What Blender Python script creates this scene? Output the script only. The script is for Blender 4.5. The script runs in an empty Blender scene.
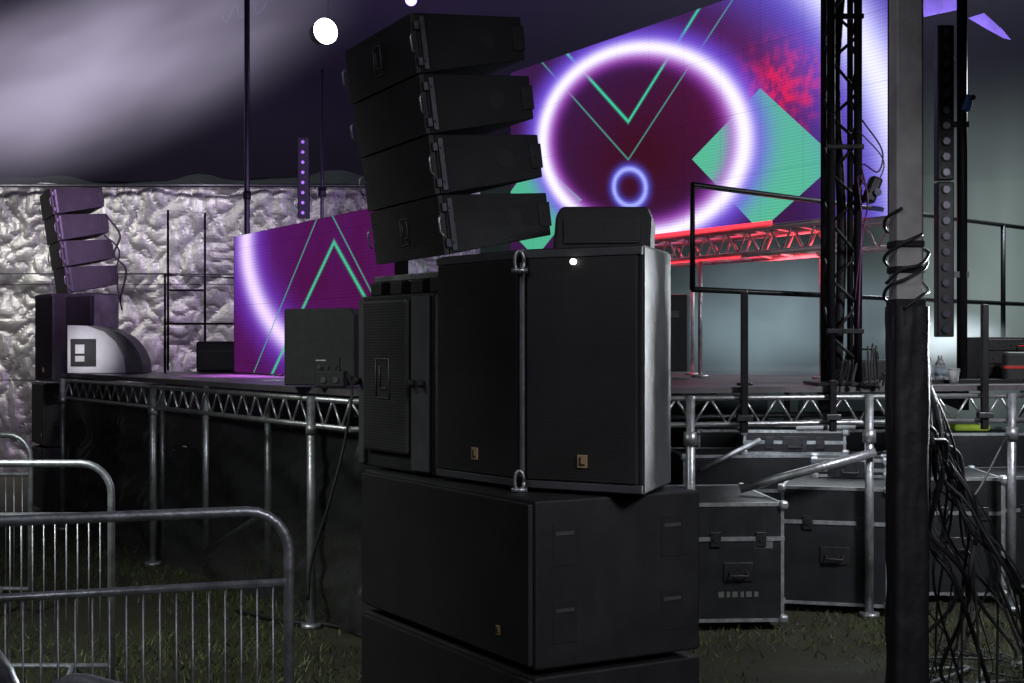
import bpy, bmesh, math, random
from mathutils import Vector, Matrix, noise as mnoise
random.seed(7)
S = bpy.context.scene
COL = S.collection
F = 1400.0; HC = 1.65; HY = 345.0
def P(px, py, d): return Vector(((px-512)*d/F, d, HC-(py-HY)*d/F))
def rad(a): return math.radians(a)

# ------------------------------------------------------------------ materials
def newmat(name):
    m = bpy.data.materials.new(name); m.use_nodes = True
    return m, m.node_tree, m.node_tree.nodes['Principled BSDF']
def mat(name, col, rough=.5, metal=0, var=.25, vscale=6, bump=0, bscale=60, spec=.5, dirt=None):
    m, nt, b = newmat(name)
    N = nt.nodes; L = nt.links
    tc = N.new('ShaderNodeTexCoord')
    n = N.new('ShaderNodeTexNoise'); n.inputs['Scale'].default_value = vscale; n.inputs['Detail'].default_value = 6
    n.inputs['Roughness'].default_value = .65
    L.new(tc.outputs['Object'], n.inputs['Vector'])
    r = N.new('ShaderNodeValToRGB')
    r.color_ramp.elements[0].position = .3; r.color_ramp.elements[1].position = .72
    c0 = [max(0, c*(1-var)) for c in col]; c1 = [min(1, c*(1+var)) for c in col]
    if dirt: c0 = dirt
    r.color_ramp.elements[0].color = (*c0, 1); r.color_ramp.elements[1].color = (*c1, 1)
    L.new(n.outputs['Fac'], r.inputs['Fac']); L.new(r.outputs['Color'], b.inputs['Base Color'])
    mr = N.new('ShaderNodeMapRange'); mr.inputs['To Min'].default_value = max(.05, rough-.12); mr.inputs['To Max'].default_value = min(1, rough+.15)
    n2 = N.new('ShaderNodeTexNoise'); n2.inputs['Scale'].default_value = vscale*2.7; n2.inputs['Detail'].default_value = 5
    L.new(tc.outputs['Object'], n2.inputs['Vector'])
    L.new(n2.outputs['Fac'], mr.inputs['Value']); L.new(mr.outputs['Result'], b.inputs['Roughness'])
    b.inputs['Metallic'].default_value = metal
    b.inputs['Specular IOR Level'].default_value = spec
    if bump:
        n3 = N.new('ShaderNodeTexNoise'); n3.inputs['Scale'].default_value = bscale; n3.inputs['Detail'].default_value = 4
        L.new(tc.outputs['Object'], n3.inputs['Vector'])
        bp = N.new('ShaderNodeBump'); bp.inputs['Strength'].default_value = bump; bp.inputs['Distance'].default_value = .01
        L.new(n3.outputs['Fac'], bp.inputs['Height']); L.new(bp.outputs['Normal'], b.inputs['Normal'])
    return m
def emis(name, col, st):
    m, nt, b = newmat(name)
    b.inputs['Base Color'].default_value = (*col, 1)
    b.inputs['Emission Color'].default_value = (*col, 1); b.inputs['Emission Strength'].default_value = st
    return m
def grille_mat(name, c, sc):
    m, nt, b = newmat(name); N = nt.nodes; L = nt.links
    tc = N.new('ShaderNodeTexCoord')
    v = N.new('ShaderNodeTexVoronoi'); v.inputs['Scale'].default_value = sc; v.inputs['Randomness'].default_value = 0.0
    L.new(tc.outputs['Object'], v.inputs['Vector'])
    r = N.new('ShaderNodeValToRGB'); r.color_ramp.elements[0].position = .25; r.color_ramp.elements[1].position = .5
    r.color_ramp.elements[0].color = (.002, .002, .002, 1); r.color_ramp.elements[1].color = (*c, 1)
    L.new(v.outputs['Distance'], r.inputs['Fac'])
    n = N.new('ShaderNodeTexNoise'); n.inputs['Scale'].default_value = 3.5; n.inputs['Detail'].default_value = 7
    L.new(tc.outputs['Object'], n.inputs['Vector'])
    mx = N.new('ShaderNodeMix'); mx.data_type = 'RGBA'; mx.blend_type = 'MULTIPLY'; mx.inputs['Factor'].default_value = .85
    r2 = N.new('ShaderNodeValToRGB'); r2.color_ramp.elements[0].position = .3; r2.color_ramp.elements[1].position = .7
    r2.color_ramp.elements[0].color = (.35, .35, .35, 1)
    L.new(n.outputs['Fac'], r2.inputs['Fac'])
    L.new(r.outputs['Color'], mx.inputs['A']); L.new(r2.outputs['Color'], mx.inputs['B'])
    L.new(mx.outputs['Result'], b.inputs['Base Color'])
    b.inputs['Roughness'].default_value = .55
    bp = N.new('ShaderNodeBump'); bp.inputs['Strength'].default_value = .4; bp.inputs['Distance'].default_value = .003
    L.new(v.outputs['Distance'], bp.inputs['Height']); L.new(bp.outputs['Normal'], b.inputs['Normal'])
    return m

M_CAB = mat('black_cabinet_paint', (.016, .016, .017), .52, bump=.35, bscale=260, var=.4, spec=.4)
M_CABG = mat('grey_cabinet_paint', (.06, .06, .065), .5, bump=.3, bscale=260, var=.3)
M_SIDE = mat('lit_side_and_shell_grey', (.13, .13, .135), .42, bump=.3, bscale=200, var=.5, vscale=5)  # pale grey holds the light on the tall cabinet's side; also shell's own grey
M_GR = grille_mat('black_perforated_grille', (.034, .033, .033), 130)
M_GRA = grille_mat('array_grille', (.050, .050, .051), 90)
M_RIG = mat('dark_rigging_steel', (.07, .07, .08), .4, .8, var=.3, vscale=20)
M_ALU = mat('worn_aluminium', (.40, .40, .42), .38, .85, var=.35, vscale=9, bump=.15, bscale=80)
M_GALV = mat('galvanised_steel', (.40, .41, .44), .38, .75, var=.4, vscale=18, bump=.2, bscale=60)
M_BARR = mat('barrier_galvanising', (.50, .52, .55), .38, .75, var=.4, vscale=18, bump=.2, bscale=60)
M_BLKM = mat('black_steel', (.016, .016, .018), .4, .4, var=.3, spec=.3)
M_RUB = mat('black_rubber', (.012, .012, .013), .6, var=.3)
M_CBL = mat('cable_jacket', (.035, .035, .038), .45, var=.3)
M_DECK = mat('stage_deck_ply', (.09, .08, .09), .38, var=.4, vscale=3, bump=.2, bscale=30)
M_GOLD = mat('brass_emblem', (.42, .29, .16), .45, .2, var=.2)
M_EMB = mat('grey_emblem', (.09, .09, .09), .5, .2)
M_CASE = mat('case_laminate', (.018, .019, .022), .36, var=.4, vscale=5, bump=.25, bscale=140)
M_WHITE = mat('white_paint', (.62, .62, .64), .45, var=.12)
M_SOIL = mat('trodden_soil', (.022, .024, .012), .95, var=.5, vscale=2.2, bump=.8, bscale=12, dirt=(.014, .011, .007))
M_LENS = emis('lamp_lens', (.9, .88, 1), 14)
M_DIML = mat('unlit_lens_glass', (.05, .045, .07), .25, .4)
M_DOT = emis('dim_purple_lens', (.45, .28, .7), .15)
M_PURL = emis('purple_lens', (.45, .3, 1), 3)
M_STICK = mat('pale_sticker', (.5, .5, .5), .6)
M_STEN = mat('grey_stencil', (.12, .12, .12), .6)
M_HIVIS = mat('hi_vis_fabric', (.28, .40, .03), .7, bump=.4, bscale=30)
M_REDL = emis('red_indicator', (1, .03, .04), .8)
M_WOOD = mat('timber', (.12, .09, .07), .7, var=.3, vscale=12)

# ------------------------------------------------------------------ mesh builder
class MB:
    def __init__(s): s.bm = bmesh.new()
    def box(s, c, sz, rot=None, bev=0):
        r = bmesh.ops.create_cube(s.bm, size=1)
        vs = r['verts']
        M = Matrix.Translation(Vector(c)) @ (rot.to_4x4() if rot else Matrix.Identity(4)) @ Matrix.Diagonal((*sz, 1))
        bmesh.ops.transform(s.bm, matrix=M, verts=vs)
        if bev:
            es = list({e for v in vs for e in v.link_edges})
            bmesh.ops.bevel(s.bm, geom=es, offset=bev, segments=2, affect='EDGES', profile=.5)
        return s
    def b2(s, x0, x1, y0, y1, z0, z1, bev=0):
        return s.box(((x0+x1)/2, (y0+y1)/2, (z0+z1)/2), (x1-x0, y1-y0, z1-z0), None, bev)
    def prism(s, pts, z0, z1, bev=0, axis='z'):
        def mk(p, h):
            if axis == 'z': return (p[0], p[1], h)
            if axis == 'x': return (h, p[0], p[1])
            return (p[0], h, p[1])
        a = [s.bm.verts.new(mk(p, z0)) for p in pts]; b = [s.bm.verts.new(mk(p, z1)) for p in pts]
        n = len(pts); fs = [s.bm.faces.new(a[::-1]), s.bm.faces.new(b)]
        for i in range(n): fs.append(s.bm.faces.new((a[i], a[(i+1) % n], b[(i+1) % n], b[i])))
        if bev:
            es = list({e for f in fs for e in f.edges})
            bmesh.ops.bevel(s.bm, geom=es, offset=bev, segments=2, affect='EDGES', profile=.5)
        return s
    def tube(s, pts, r, n=8, r1=None):
        pts = [Vector(p) for p in pts]; rings = []
        t0 = (pts[1]-pts[0]).normalized()
        up = Vector((0, 0, 1)) if abs(t0.z) < .9 else Vector((1, 0, 0))
        nrm = (up - t0*up.dot(t0)).normalized()
        for i, p in enumerate(pts):
            if i == 0: t = (pts[1]-p)
            elif i == len(pts)-1: t = (p-pts[i-1])
            else: t = (pts[i+1]-pts[i-1])
            t.normalize()
            nrm = (nrm - t*nrm.dot(t))
            if nrm.length < 1e-5: nrm = t.orthogonal()
            nrm.normalize(); bn = t.cross(nrm)
            rr = r if r1 is None else r+(r1-r)*i/(len(pts)-1)
            rings.append([s.bm.verts.new(p + (nrm*math.cos(a)+bn*math.sin(a))*rr) for a in [2*math.pi*k/n for k in range(n)]])
        for A, B in zip(rings, rings[1:]):
            for k in range(n): s.bm.faces.new((A[k], A[(k+1) % n], B[(k+1) % n], B[k])).smooth = True
        s.bm.faces.new(rings[0][::-1]); s.bm.faces.new(rings[-1])
        return s
    def disc(s, c, axis, r, h, n=20):
        a = Vector(axis).normalized(); return s.tube([Vector(c)-a*h/2, Vector(c)+a*h/2], r, n)
    def build(s, name, m, parent=None, loc=None, rz=0):
        me = bpy.data.meshes.new(name)
        bmesh.ops.recalc_face_normals(s.bm, faces=s.bm.faces[:])
        s.bm.to_mesh(me); s.bm.free(); me.materials.append(m)
        o = bpy.data.objects.new(name, me); COL.objects.link(o)
        if parent: o.parent = parent
        if loc is not None: o.location = loc
        o.rotation_euler[2] = rz
        return o
def tag(o, label=None, cat=None, group=None, kind=None):
    if label: o['label'] = label
    if cat: o['category'] = cat
    if group: o['group'] = group
    if kind: o['kind'] = kind
    return o
def thing(name, label, cat, loc=(0, 0, 0), rz=0, group=None, rx=0):
    o = bpy.data.objects.new(name, None); COL.objects.link(o); o.empty_display_size = .1
    o.location = loc; o.rotation_euler = (rx, 0, rz)
    return tag(o, label, cat, group)
def kids(o): return [c for c in bpy.data.objects if c.parent == o]
def dup(o, loc=None, label=None, rz=None, rx=None, scale=None, parent=None):
    c = o.copy(); COL.objects.link(c)
    if parent: c.parent = parent
    if loc is not None: c.location = loc
    if rz is not None: c.rotation_euler[2] = rz
    if rx is not None: c.rotation_euler[0] = rx
    if scale: c.scale = scale
    if label: c['label'] = label
    for k in kids(o): dup(k, parent=c)
    return c
def smooth(pts, sub=6):
    pts = [Vector(p) for p in pts]; out = []
    ext = [pts[0]*2-pts[1]] + pts + [pts[-1]*2-pts[-2]]
    for i in range(1, len(ext)-2):
        a, b, c, d = ext[i-1:i+3]
        for k in range(sub):
            t = k/sub
            out.append(.5*((2*b)+(c-a)*t+(2*a-5*b+4*c-d)*t*t+(3*b-a-3*c+d)*t**3))
    out.append(pts[-1]); return out

# ------------------------------------------------------------------ camera / world
cam = bpy.data.objects.new('camera', bpy.data.cameras.new('camera')); COL.objects.link(cam)
cam.location = (0, 0, HC); cam.rotation_euler = (rad(90), 0, 0)
cam.data.sensor_width = 36; cam.data.lens = 36*F/1024; cam.data.shift_y = 3.5/1024
cam.data.clip_end = 300
S.camera = cam
w = bpy.data.worlds.new('World'); S.world = w; w.use_nodes = True
w.node_tree.nodes['Background'].inputs['Color'].default_value = (.30, .29, .40, 1)
w.node_tree.nodes['Background'].inputs['Strength'].default_value = .05
S.view_settings.view_transform = 'Standard'
try: S.view_settings.look = 'None'
except Exception: pass

# ------------------------------------------------------------------ ground + grass
g = MB(); g.b2(-60, 60, -20, 90, -.3, 0)
tag(g.build('ground', M_SOIL), kind='structure')
m, nt, b = newmat('grass_blades'); b.inputs['Roughness'].default_value = .6
oi = nt.nodes.new('ShaderNodeTexNoise'); oi.inputs['Scale'].default_value = 9
tc = nt.nodes.new('ShaderNodeTexCoord'); nt.links.new(tc.outputs['Object'], oi.inputs['Vector'])
rr = nt.nodes.new('ShaderNodeValToRGB'); rr.color_ramp.elements[0].color = (.028, .042, .012, 1); rr.color_ramp.elements[1].color = (.10, .12, .03, 1)
rr.color_ramp.elements[0].position = .35; rr.color_ramp.elements[1].position = .65
nt.links.new(oi.outputs['Fac'], rr.inputs['Fac']); nt.links.new(rr.outputs['Color'], b.inputs['Base Color'])
M_GRASS = m
vs = []; fs = []
for i in range(60000):
    y = 4.0 + 9*random.random()**1.3
    x = (random.uniform(-.40, .42))*y
    if math.sin(x*3.1)+math.sin(y*2.3+x)+random.uniform(-1, 1.4) < -.3: continue
    h = random.uniform(.012, .055); a = random.uniform(0, 6.28); wd = .004
    lx, ly = random.gauss(0, .025), random.gauss(0, .025)
    k = len(vs)
    vs += [(x-wd*math.cos(a), y-wd*math.sin(a), 0), (x+wd*math.cos(a), y+wd*math.sin(a), 0), (x+lx, y+ly, h)]
    fs.append((k, k+1, k+2))
me = bpy.data.meshes.new('grass'); me.from_pydata(vs, [], fs); me.materials.append(M_GRASS)
go = bpy.data.objects.new('grass', me); COL.objects.link(go)
tag(go, 'short trodden green grass around the crowd barriers and cases', 'grass', kind='stuff')

# ------------------------------------------------------------------ tent
def canvas(name, c, bump=.15):
    return mat(name, c, .85, var=.12, vscale=.35, bump=bump, bscale=1.5, spec=.15)
M_TENT = canvas('tent_canvas', (.07, .058, .10))
M_TENTR = canvas('tent_wall_canvas', (.07, .085, .085))
t = thing('marquee_tent', 'dark purple big top marquee roof and walls over the stage', 'tent')
def sheet(fn, nu, nv, flat=False):
    mb = MB(); G = [[mb.bm.verts.new(fn(i/nu, j/nv)) for j in range(nv+1)] for i in range(nu+1)]
    for i in range(nu):
        for j in range(nv):
            q = (G[i][j], G[i+1][j], G[i+1][j+1], G[i][j+1])
            if flat:
                if random.random() < .5: mb.bm.faces.new((q[0], q[1], q[2])); mb.bm.faces.new((q[0], q[2], q[3]))
                else: mb.bm.faces.new((q[0], q[1], q[3])); mb.bm.faces.new((q[1], q[2], q[3]))
            else: mb.bm.faces.new(q).smooth = True
    return mb
def roof(u, v):
    x = -26+52*u; y = 21-26*v
    z = 4.2 + 6.5*(v**.8) - .10*abs(math.sin(u*math.pi*9))*(1-.5*v)
    return (x, y, z)
sheet(roof, 140, 30).build('tent_roof', M_TENT, t)
def wall(u, v):
    x = -26+52*u
    return (x, 21+.12*math.sin(u*150)+.05*math.sin(u*330+v), 4.25*v)
sheet(wall, 300, 6).build('tent_wall', M_TENTR, t)
for k, x in enumerate((-13, 13)):
    q = MB(); q.tube([(x, 20.7, 0), (x, 20.7, 4.2)], .06); q.build('wall_pole', M_GALV, t)

# silver sheeting
m, nt, b = newmat('silver_foil'); N = nt.nodes; L = nt.links
tc = N.new('ShaderNodeTexCoord')
n2 = N.new('ShaderNodeTexNoise'); n2.inputs['Scale'].default_value = 9; n2.inputs['Detail'].default_value = 6; n2.inputs['Roughness'].default_value = .7
L.new(tc.outputs['Object'], n2.inputs['Vector'])
bp = N.new('ShaderNodeBump'); bp.inputs['Strength'].default_value = .5; bp.inputs['Distance'].default_value = .03
L.new(n2.outputs['Fac'], bp.inputs['Height']); L.new(bp.outputs['Normal'], b.inputs['Normal'])
n4 = N.new('ShaderNodeTexNoise'); n4.inputs['Scale'].default_value = .8; n4.inputs['Detail'].default_value = 5; L.new(tc.outputs['Object'], n4.inputs['Vector'])
cr = N.new('ShaderNodeValToRGB'); cr.color_ramp.elements[0].position = .35; cr.color_ramp.elements[1].position = .65
cr.color_ramp.elements[0].color = (.22, .21, .22, 1); cr.color_ramp.elements[1].color = (.48, .48, .46, 1)
L.new(n4.outputs['Fac'], cr.inputs['Fac'])
sx = N.new('ShaderNodeSeparateXYZ'); L.new(tc.outputs['Object'], sx.inputs[0])
wv = N.new('ShaderNodeMath'); wv.operation = 'FRACT'; dv_ = N.new('ShaderNodeMath'); dv_.operation = 'DIVIDE'; dv_.inputs[1].default_value = 1.2
L.new(sx.outputs['Z'], dv_.inputs[0]); L.new(dv_.outputs[0], wv.inputs[0])
gt = N.new('ShaderNodeMath'); gt.operation = 'LESS_THAN'; gt.inputs[1].default_value = .015; L.new(wv.outputs[0], gt.inputs[0])
mxx = N.new('ShaderNodeMix'); mxx.data_type = 'RGBA'; L.new(gt.outputs[0], mxx.inputs['Factor']); L.new(cr.outputs['Color'], mxx.inputs['A']); mxx.inputs['B'].default_value = (.14, .13, .14, 1)
L.new(mxx.outputs['Result'], b.inputs['Base Color'])
b.inputs['Metallic'].default_value = .6; b.inputs['Roughness'].default_value = .42
M_TARP = m
def tarp(u, v):
    x = -10+9.6*u; z = 3.68*v - .04*abs(math.sin(x*1.6))*v
    p = Vector((x*1.25, z*1.0, 3.3))
    def rg(q): return 1-abs(mnoise.noise(q))*2
    r1 = rg(p*.9)**2; r2 = rg(p*2.3+Vector((5, 2, 1)))**2; r3 = rg(p*5.2+Vector((1, 7, 2)))**2
    fold = .05*math.sin(x*4.6+.8*math.sin(z*1.7))*(1-.3*v)
    return (x, 17.5+fold+.05*r1+.045*r2+.022*r3, z)
t = thing('silver_sheet', 'crumpled silver sheeting hung as a wall behind the far speaker stack', 'tarpaulin')
sheet(tarp, 300, 120, True).build('sheeting', M_TARP, t)
c = MB(); c.tube([(-10, 17.40, 3.63), (-.4, 17.40, 3.63)], .025); c.build('top_batten', M_RIG, t)
c = MB(); c.tube([(-10, 17.36, 2.55), (-.4, 17.36, 2.52)], .010); c.build('cross_rope', M_RIG, t)

# ------------------------------------------------------------------ stage
HS = 1.4
F1 = Vector((-4.05, 12.6)); F0 = Vector((-.9, 7.8)); R0 = Vector((4.9, 9.15))
st = thing('stage', 'raised concert stage deck on aluminium truss edge and scaffold legs', 'stage')
mb = MB(); mb.prism([tuple(F0), tuple(R0), (8, 13), (3.5, 17), (.2, 15.4), tuple(F1)], HS-.035, HS); mb.build('deck', M_DECK, st)
def ladder(a, b, z1, z0, n, name_parent, r=.017):
    a = Vector(a); b = Vector(b); l = MB()
    for z in (z1, z0):
        c = MB(); c.tube([(*a, z), (*b, z)], r, 8); c.build('truss_chord', M_ALU, name_parent)
    for i in range(n):
        p = a.lerp(b, i/n); q = a.lerp(b, (i+.5)/n); s_ = a.lerp(b, (i+1)/n)
        l.tube([(*p, z1), (*q, z0)], r*.5, 6); l.tube([(*q, z0), (*s_, z1)], r*.5, 6)
    l.build('truss_lattice', M_ALU, name_parent)
ladder(F0, F1, HS-.065, HS-.22, 26, st)
ladder(F0, R0, HS-.065, HS-.22, 28, st)
def onleft(px):
    k = (px-512)/F; d = F1-F0
    s_ = (k*F0.y-F0.x)/(d.x-k*d.y); return F0+d*s_
def onright(px):
    k = (px-512)/F; d = R0-F0
    s_ = (k*F0.y-F0.x)/(d.x-k*d.y); return F0+d*s_
nL = Vector((-(F1-F0).y, (F1-F0).x)).normalized()
if nL.x > 0: nL = -nL
for px in (316, 157, 66):
    p = onleft(px)+nL*.03
    l = MB(); l.tube([(p.x, p.y, .03), (p.x, p.y, HS-.05)], .026, 12); l.disc((p.x, p.y, .015), (0, 0, 1), .06, .03)
    l.disc((p.x, p.y, HS-.24), (0, 0, 1), .034, .06)
    l.build('leg', M_GALV, st)
for px, off in ((690, -.02), (868, -.03), (1010, -.03)):
    p = onright(px)
    l = MB(); l.tube([(p.x, p.y+off, .03), (p.x, p.y+off, HS-.05)], .027, 12); l.disc((p.x, p.y+off, .015), (0, 0, 1), .06, .03)
    l.disc((p.x, p.y+off, HS-.30), (0, 0, 1), .040, .08)
    l.build('leg', M_GALV, st)
for (x, y) in ((-1.62, 9.3), (-2.3, 10.5), (-2.85, 11.4), (-.4, 9.6), (.9, 10.6), (2.2, 11.2), (3.4, 11.4), (1.3, 12.8), (2.6, 12.6)):
    l = MB(); l.tube([(x, y, .0), (x, y, HS-.04)], .024, 10); l.build('leg', M_BARR, st)
for a_, b_, r_ in (((-2.3, 10.5, .1), (-1.62, 9.3, .55), .02), (P(740, 489, 8.55), P(876, 452, 8.42), .027), (P(700, 470, 9.6), P(760, 440, 9.7), .02), ((-.4, 9.6, .3), (3.4, 11.4, .35), .022), ((.9, 10.6, 1.1), (3.4, 11.4, 1.1), .022)):
    l = MB(); l.tube([a_, b_], r_, 10); l.build('brace', M_GALV, st)
for k in range(6):
    l = MB(); a = F0.lerp(R0, .08+k*.16); l.box((a.x-.1, a.y+1.6, HS-.1), (.06, 3.2, .12), Matrix.Rotation(rad(-12), 3, 'Z')); l.build('joist', M_BLKM, st)

# skirt
m, nt, b = newmat('black_scrim'); b.inputs['Base Color'].default_value = (.034, .034, .038, 1); b.inputs['Roughness'].default_value = .42
n = nt.nodes.new('ShaderNodeTexNoise'); n.inputs['Scale'].default_value = 1.6; n.inputs['Detail'].default_value = 5
mr = nt.nodes.new('ShaderNodeMapRange'); mr.inputs['From Min'].default_value = .35; mr.inputs['From Max'].default_value = .65; mr.inputs['To Min'].default_value = .38; mr.inputs['To Max'].default_value = .74
nt.links.new(n.outputs['Fac'], mr.inputs['Value']); nt.links.new(mr.outputs['Result'], b.inputs['Alpha'])
M_SCRIM = m
pth = [onleft(62)-nL*.05, F0-nL*.05+Vector((.02, .03)), F0.lerp(R0, .12)+Vector((0, .06))]
def skirt(u, v):
    Ls = [(pth[1]-pth[0]).length, (pth[2]-pth[1]).length]; s_ = u*sum(Ls)
    if s_ < Ls[0]: p = pth[0].lerp(pth[1], s_/Ls[0])
    else: p = pth[1].lerp(pth[2], (s_-Ls[0])/Ls[1])
    k = .09*mnoise.noise(Vector((u*12, v*1.5, 0)))+.06*mnoise.noise(Vector((u*9+v*5, v*3, 5)))+.05*abs(mnoise.noise(Vector((u*30-v*9, v*5, 2))))
    k *= min(1, (1-v)*4+.15)
    sag = .02*abs(math.sin(u*26))*(v)
    return (p.x-k*nL.x, p.y-k*nL.y, .01+(HS-.24-sag)*v)
tag(sheet(skirt, 240, 40).build('stage_skirt', M_SCRIM), 'black see-through scrim hung under the left stage edge', 'skirt')
c = sheet(lambda u, v: (-3.3+6*u, 14.2+.6*u+.05*math.sin(u*60), (HS-.05)*v), 90, 4)
tag(c.build('black_drape', mat('black_wool', (.018, .018, .019), .9)), 'black cloth closing off the back of the space under the stage', 'drape')

# ------------------------------------------------------------------ speakers
def emblem(parent, x, y, z, s, m, rz=0, outline=False):
    e = MB()
    if outline:
        for a, bb in (((-s, 0, -s*1.4), (-s, 0, s*1.4)), ((-s, 0, s*1.4), (s, 0, s*1.4)), ((s, 0, s*1.4), (s, 0, -s*1.4)), ((s, 0, -s*1.4), (-s, 0, -s*1.4)),
                      ((-s*.4, 0, s*.9), (-s*.4, 0, -s*.7)), ((-s*.4, 0, -s*.7), (s*.6, 0, -s*.7))):
            e.tube([Vector(a)+Vector((x, y, z)), Vector(bb)+Vector((x, y, z))], .003, 6)
    else:
        e.box((x, y, z), (s*2, .006, s*2.4), None, .001)
    o = e.build('emblem', m, parent)
    if not outline:
        q = MB(); q.box((x-s*.35, y-.0045, z), (s*.25, .003, s*1.5)); q.box((x+s*.15, y-.0045, z-s*.62), (s*.8, .003, s*.26)); q.build('emblem_mark', M_CAB, o)
AW, AD, AH = .75, .45, .223
def array_element(label, group):
    t = thing('line_array_speaker', label, 'speaker', group=group)
    prof = [(.02, .0), (.02, AH-.001), (AD, AH-.030), (AD, .030)]
    c = MB(); c.prism(prof, -AW, 0, .004, axis='x'); c.build('cabinet', M_CAB, t)
    gr = MB(); gr.prism([(0, .001), (0, AH-.002), (.0195, AH-.001), (.0195, .001)], -AW+.004, -.004, .002, axis='x'); gr.build('grille', M_GRA, t)
    for sx in (-1, 1):
        x = .004 if sx > 0 else -AW-.004
        r = MB(); r.b2(x-.004, x+.003, .030, .052, .012, AH-.014, .002)
        r.b2(x-.003, x+.006, .006, .028, .025, .060, .003); r.b2(x-.003, x+.006, .006, .028, AH-.065, AH-.03, .003)
        r.disc((x, .041, .045), (1, 0, 0), .006, .020); r.disc((x, .041, AH-.05), (1, 0, 0), .006, .020)
        ro = r.build('rigging_plate', M_RIG, t)
        h = MB(); h.tube([(x+sx*.006, -.002, .07), (x+sx*.008, -.014, .085), (x+sx*.008, -.014, AH-.09), (x+sx*.006, -.002, AH-.07)], .0042, 8); h.build('pull_handle', M_ALU, ro)
        r = MB(); r.b2(x-.0035, x+.002, AD-.045, AD+.005, .065, AH-.065, .002); r.disc((x, AD-.02, AH/2), (1, 0, 0), .008, .012); r.build('rear_bracket', M_RUB, t)
        hh = MB(); hh.tube([((.0005 if sx > 0 else -AW-.0005), .30, AH/2), (.0018 if sx > 0 else -AW-.0018, .30, AH/2)], .034, 24); hh.build('side_recess', M_RUB, t)
    return t
ANG = rad(-64.5); TILT = rad(7.5)
Zt = Matrix.Rotation(ANG, 3, 'Z') @ Matrix.Rotation(TILT, 3, 'X') @ Vector((0, 0, 1))
Yt = Matrix.Rotation(ANG, 3, 'Z') @ Vector((0, 1, 0))
B0 = Vector((-.248, 5.2, 1.985))
ord4 = ['bottom', 'third from top', 'second from top', 'topmost']
proto = None
for k in range(4):
    lab = '%s black line array speaker of the tilted array on the near stack' % ord4[k]
    loc = B0 + Zt*(AH+.0005)*k - Yt*.008*k
    if k == 0:
        proto = array_element(lab, 'near line array speakers'); proto.location = loc; proto.rotation_euler = (TILT, 0, ANG)
    else: el = dup(proto, loc, lab)
B1 = P(68, 293, 13.5)
for k in range(4):
    o = dup(proto, B1+Zt*(AH+.001)*1.13*k-Yt*.012*k, '%s line array speaker on the distant stack by the silver sheeting' % ord4[k], scale=(1.08, 1.08, 1.13)); o['group'] = 'far line array speakers'
emblem(el, -AW*.5, -.003, AH*.5, .040, M_EMB, outline=True)
emblem(proto, -AW*.5, -.003, AH*.5, .036, M_EMB, outline=True)

def sub(label, group, Wd=1.34, Dp=.68, H=.55):
    t = thing('subwoofer', label, 'subwoofer', group=group)
    c = MB(); c.b2(-Wd, 0, .02, Dp, 0, H-.004, .008); c.build('cabinet', M_CAB, t)
    gr = MB(); gr.b2(-Wd+.012, -.012, 0, .0195, .014, H-.016, .004); gr.build('grille', M_GR, t)
    emblem(t, -.20 if Wd > 1 else -.1, -.004, .10, .013, M_GOLD)
    for y in (.13, .56):
        for z in (.15, .40):
            h = MB(); h.b2(-.001, .0025, y-.045, y+.045, z-.07, z+.07, .001); ho = h.build('side_handle', M_RUB, t)
            q = MB(); q.b2(.0025, .0055, y-.035, y+.035, z+.03, z+.042, .0005); q.build('handle_lip', M_CABG, ho)
    for x in (-Wd+.08, -.08):
        for y in (.1, Dp-.1): f = MB(); f.disc((x, y, -.012), (0, 0, 1), .03, .02); f.build('rubber_foot', M_RUB, t)
    return t
C0 = Vector((.058, 4.48, 0)); AS = rad(-60)
s1 = sub('lower black subwoofer at the base of the near stack, close to the grass', 'near subwoofers')
s1.location = C0+Vector((0, 0, .035)); s1.rotation_euler[2] = AS
s2 = dup(s1, C0+Vector((0, 0, .603)), 'upper wide black subwoofer of the near stack, under the tall grille cabinets')
pf = P(52, 345, 13.6)
for k, lab in enumerate(('lower subwoofer at the base of the distant stack behind the stage corner', 'upper subwoofer of the distant stack behind the stage corner')):
    o = dup(s1, (pf.x-.05, pf.y-.1, .04+k*.63), lab, scale=(.42, 1, 1.12)); o['group'] = 'far subwoofers'
o = dup(s1, (pf.x+.75, pf.y-.35, .04), 'subwoofer beside the base of the distant stack, behind the scrim', scale=(.42, 1, 1.12)); o['group'] = 'far subwoofers'
o = dup(s1, (pf.x+.75, pf.y-.35, .67), 'raised subwoofer behind the white rounded cabinet', scale=(.42, 1, 1.12)); o['group'] = 'far subwoofers'

def trap(label, Wd, H, Dp, group, emb, rims=(0, 1), sidehandle=True):
    t = thing('trapezoid_speaker', label, 'speaker', group=group)
    k = Dp*math.tan(rad(11.25))
    c = MB(); c.prism([(0, .02), (Wd, .02), (Wd-k, Dp), (k, Dp)], .0, H, .007); c.build('cabinet', M_CAB, t)
    gr = MB(); gr.b2(.016, Wd-.016, 0, .0195, .035, H-.035, .004); gr.build('grille', M_GR, t)
    r = MB(); r.b2(.0, Wd, .004, .0195, H-.033, H-.006, .003); r.build('top_rail', M_CABG, t)
    r = MB(); r.b2(.0, Wd, .004, .0195, .006, .033, .003); r.build('bottom_rail', M_CABG, t)
    for x in [(0, Wd)[i] for i in rims]:
        s_ = MB(); s_.b2(x-.006, x+.006, -.003, .022, .0, H, .003); s_.build('rigging_bar', M_ALU if x == 0 else M_RIG, t)
        for z in (.03, H-.03):
            q = MB(); q.disc((x, -.005, z), (0, 1, 0), .014, .014); q.build('rigging_pin', M_RIG, t)
    emblem(t, Wd*emb, -.004, .105, .018, M_GOLD)
    return t
ZT = 1.158
a1 = rad(-54); W1 = .53
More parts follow.
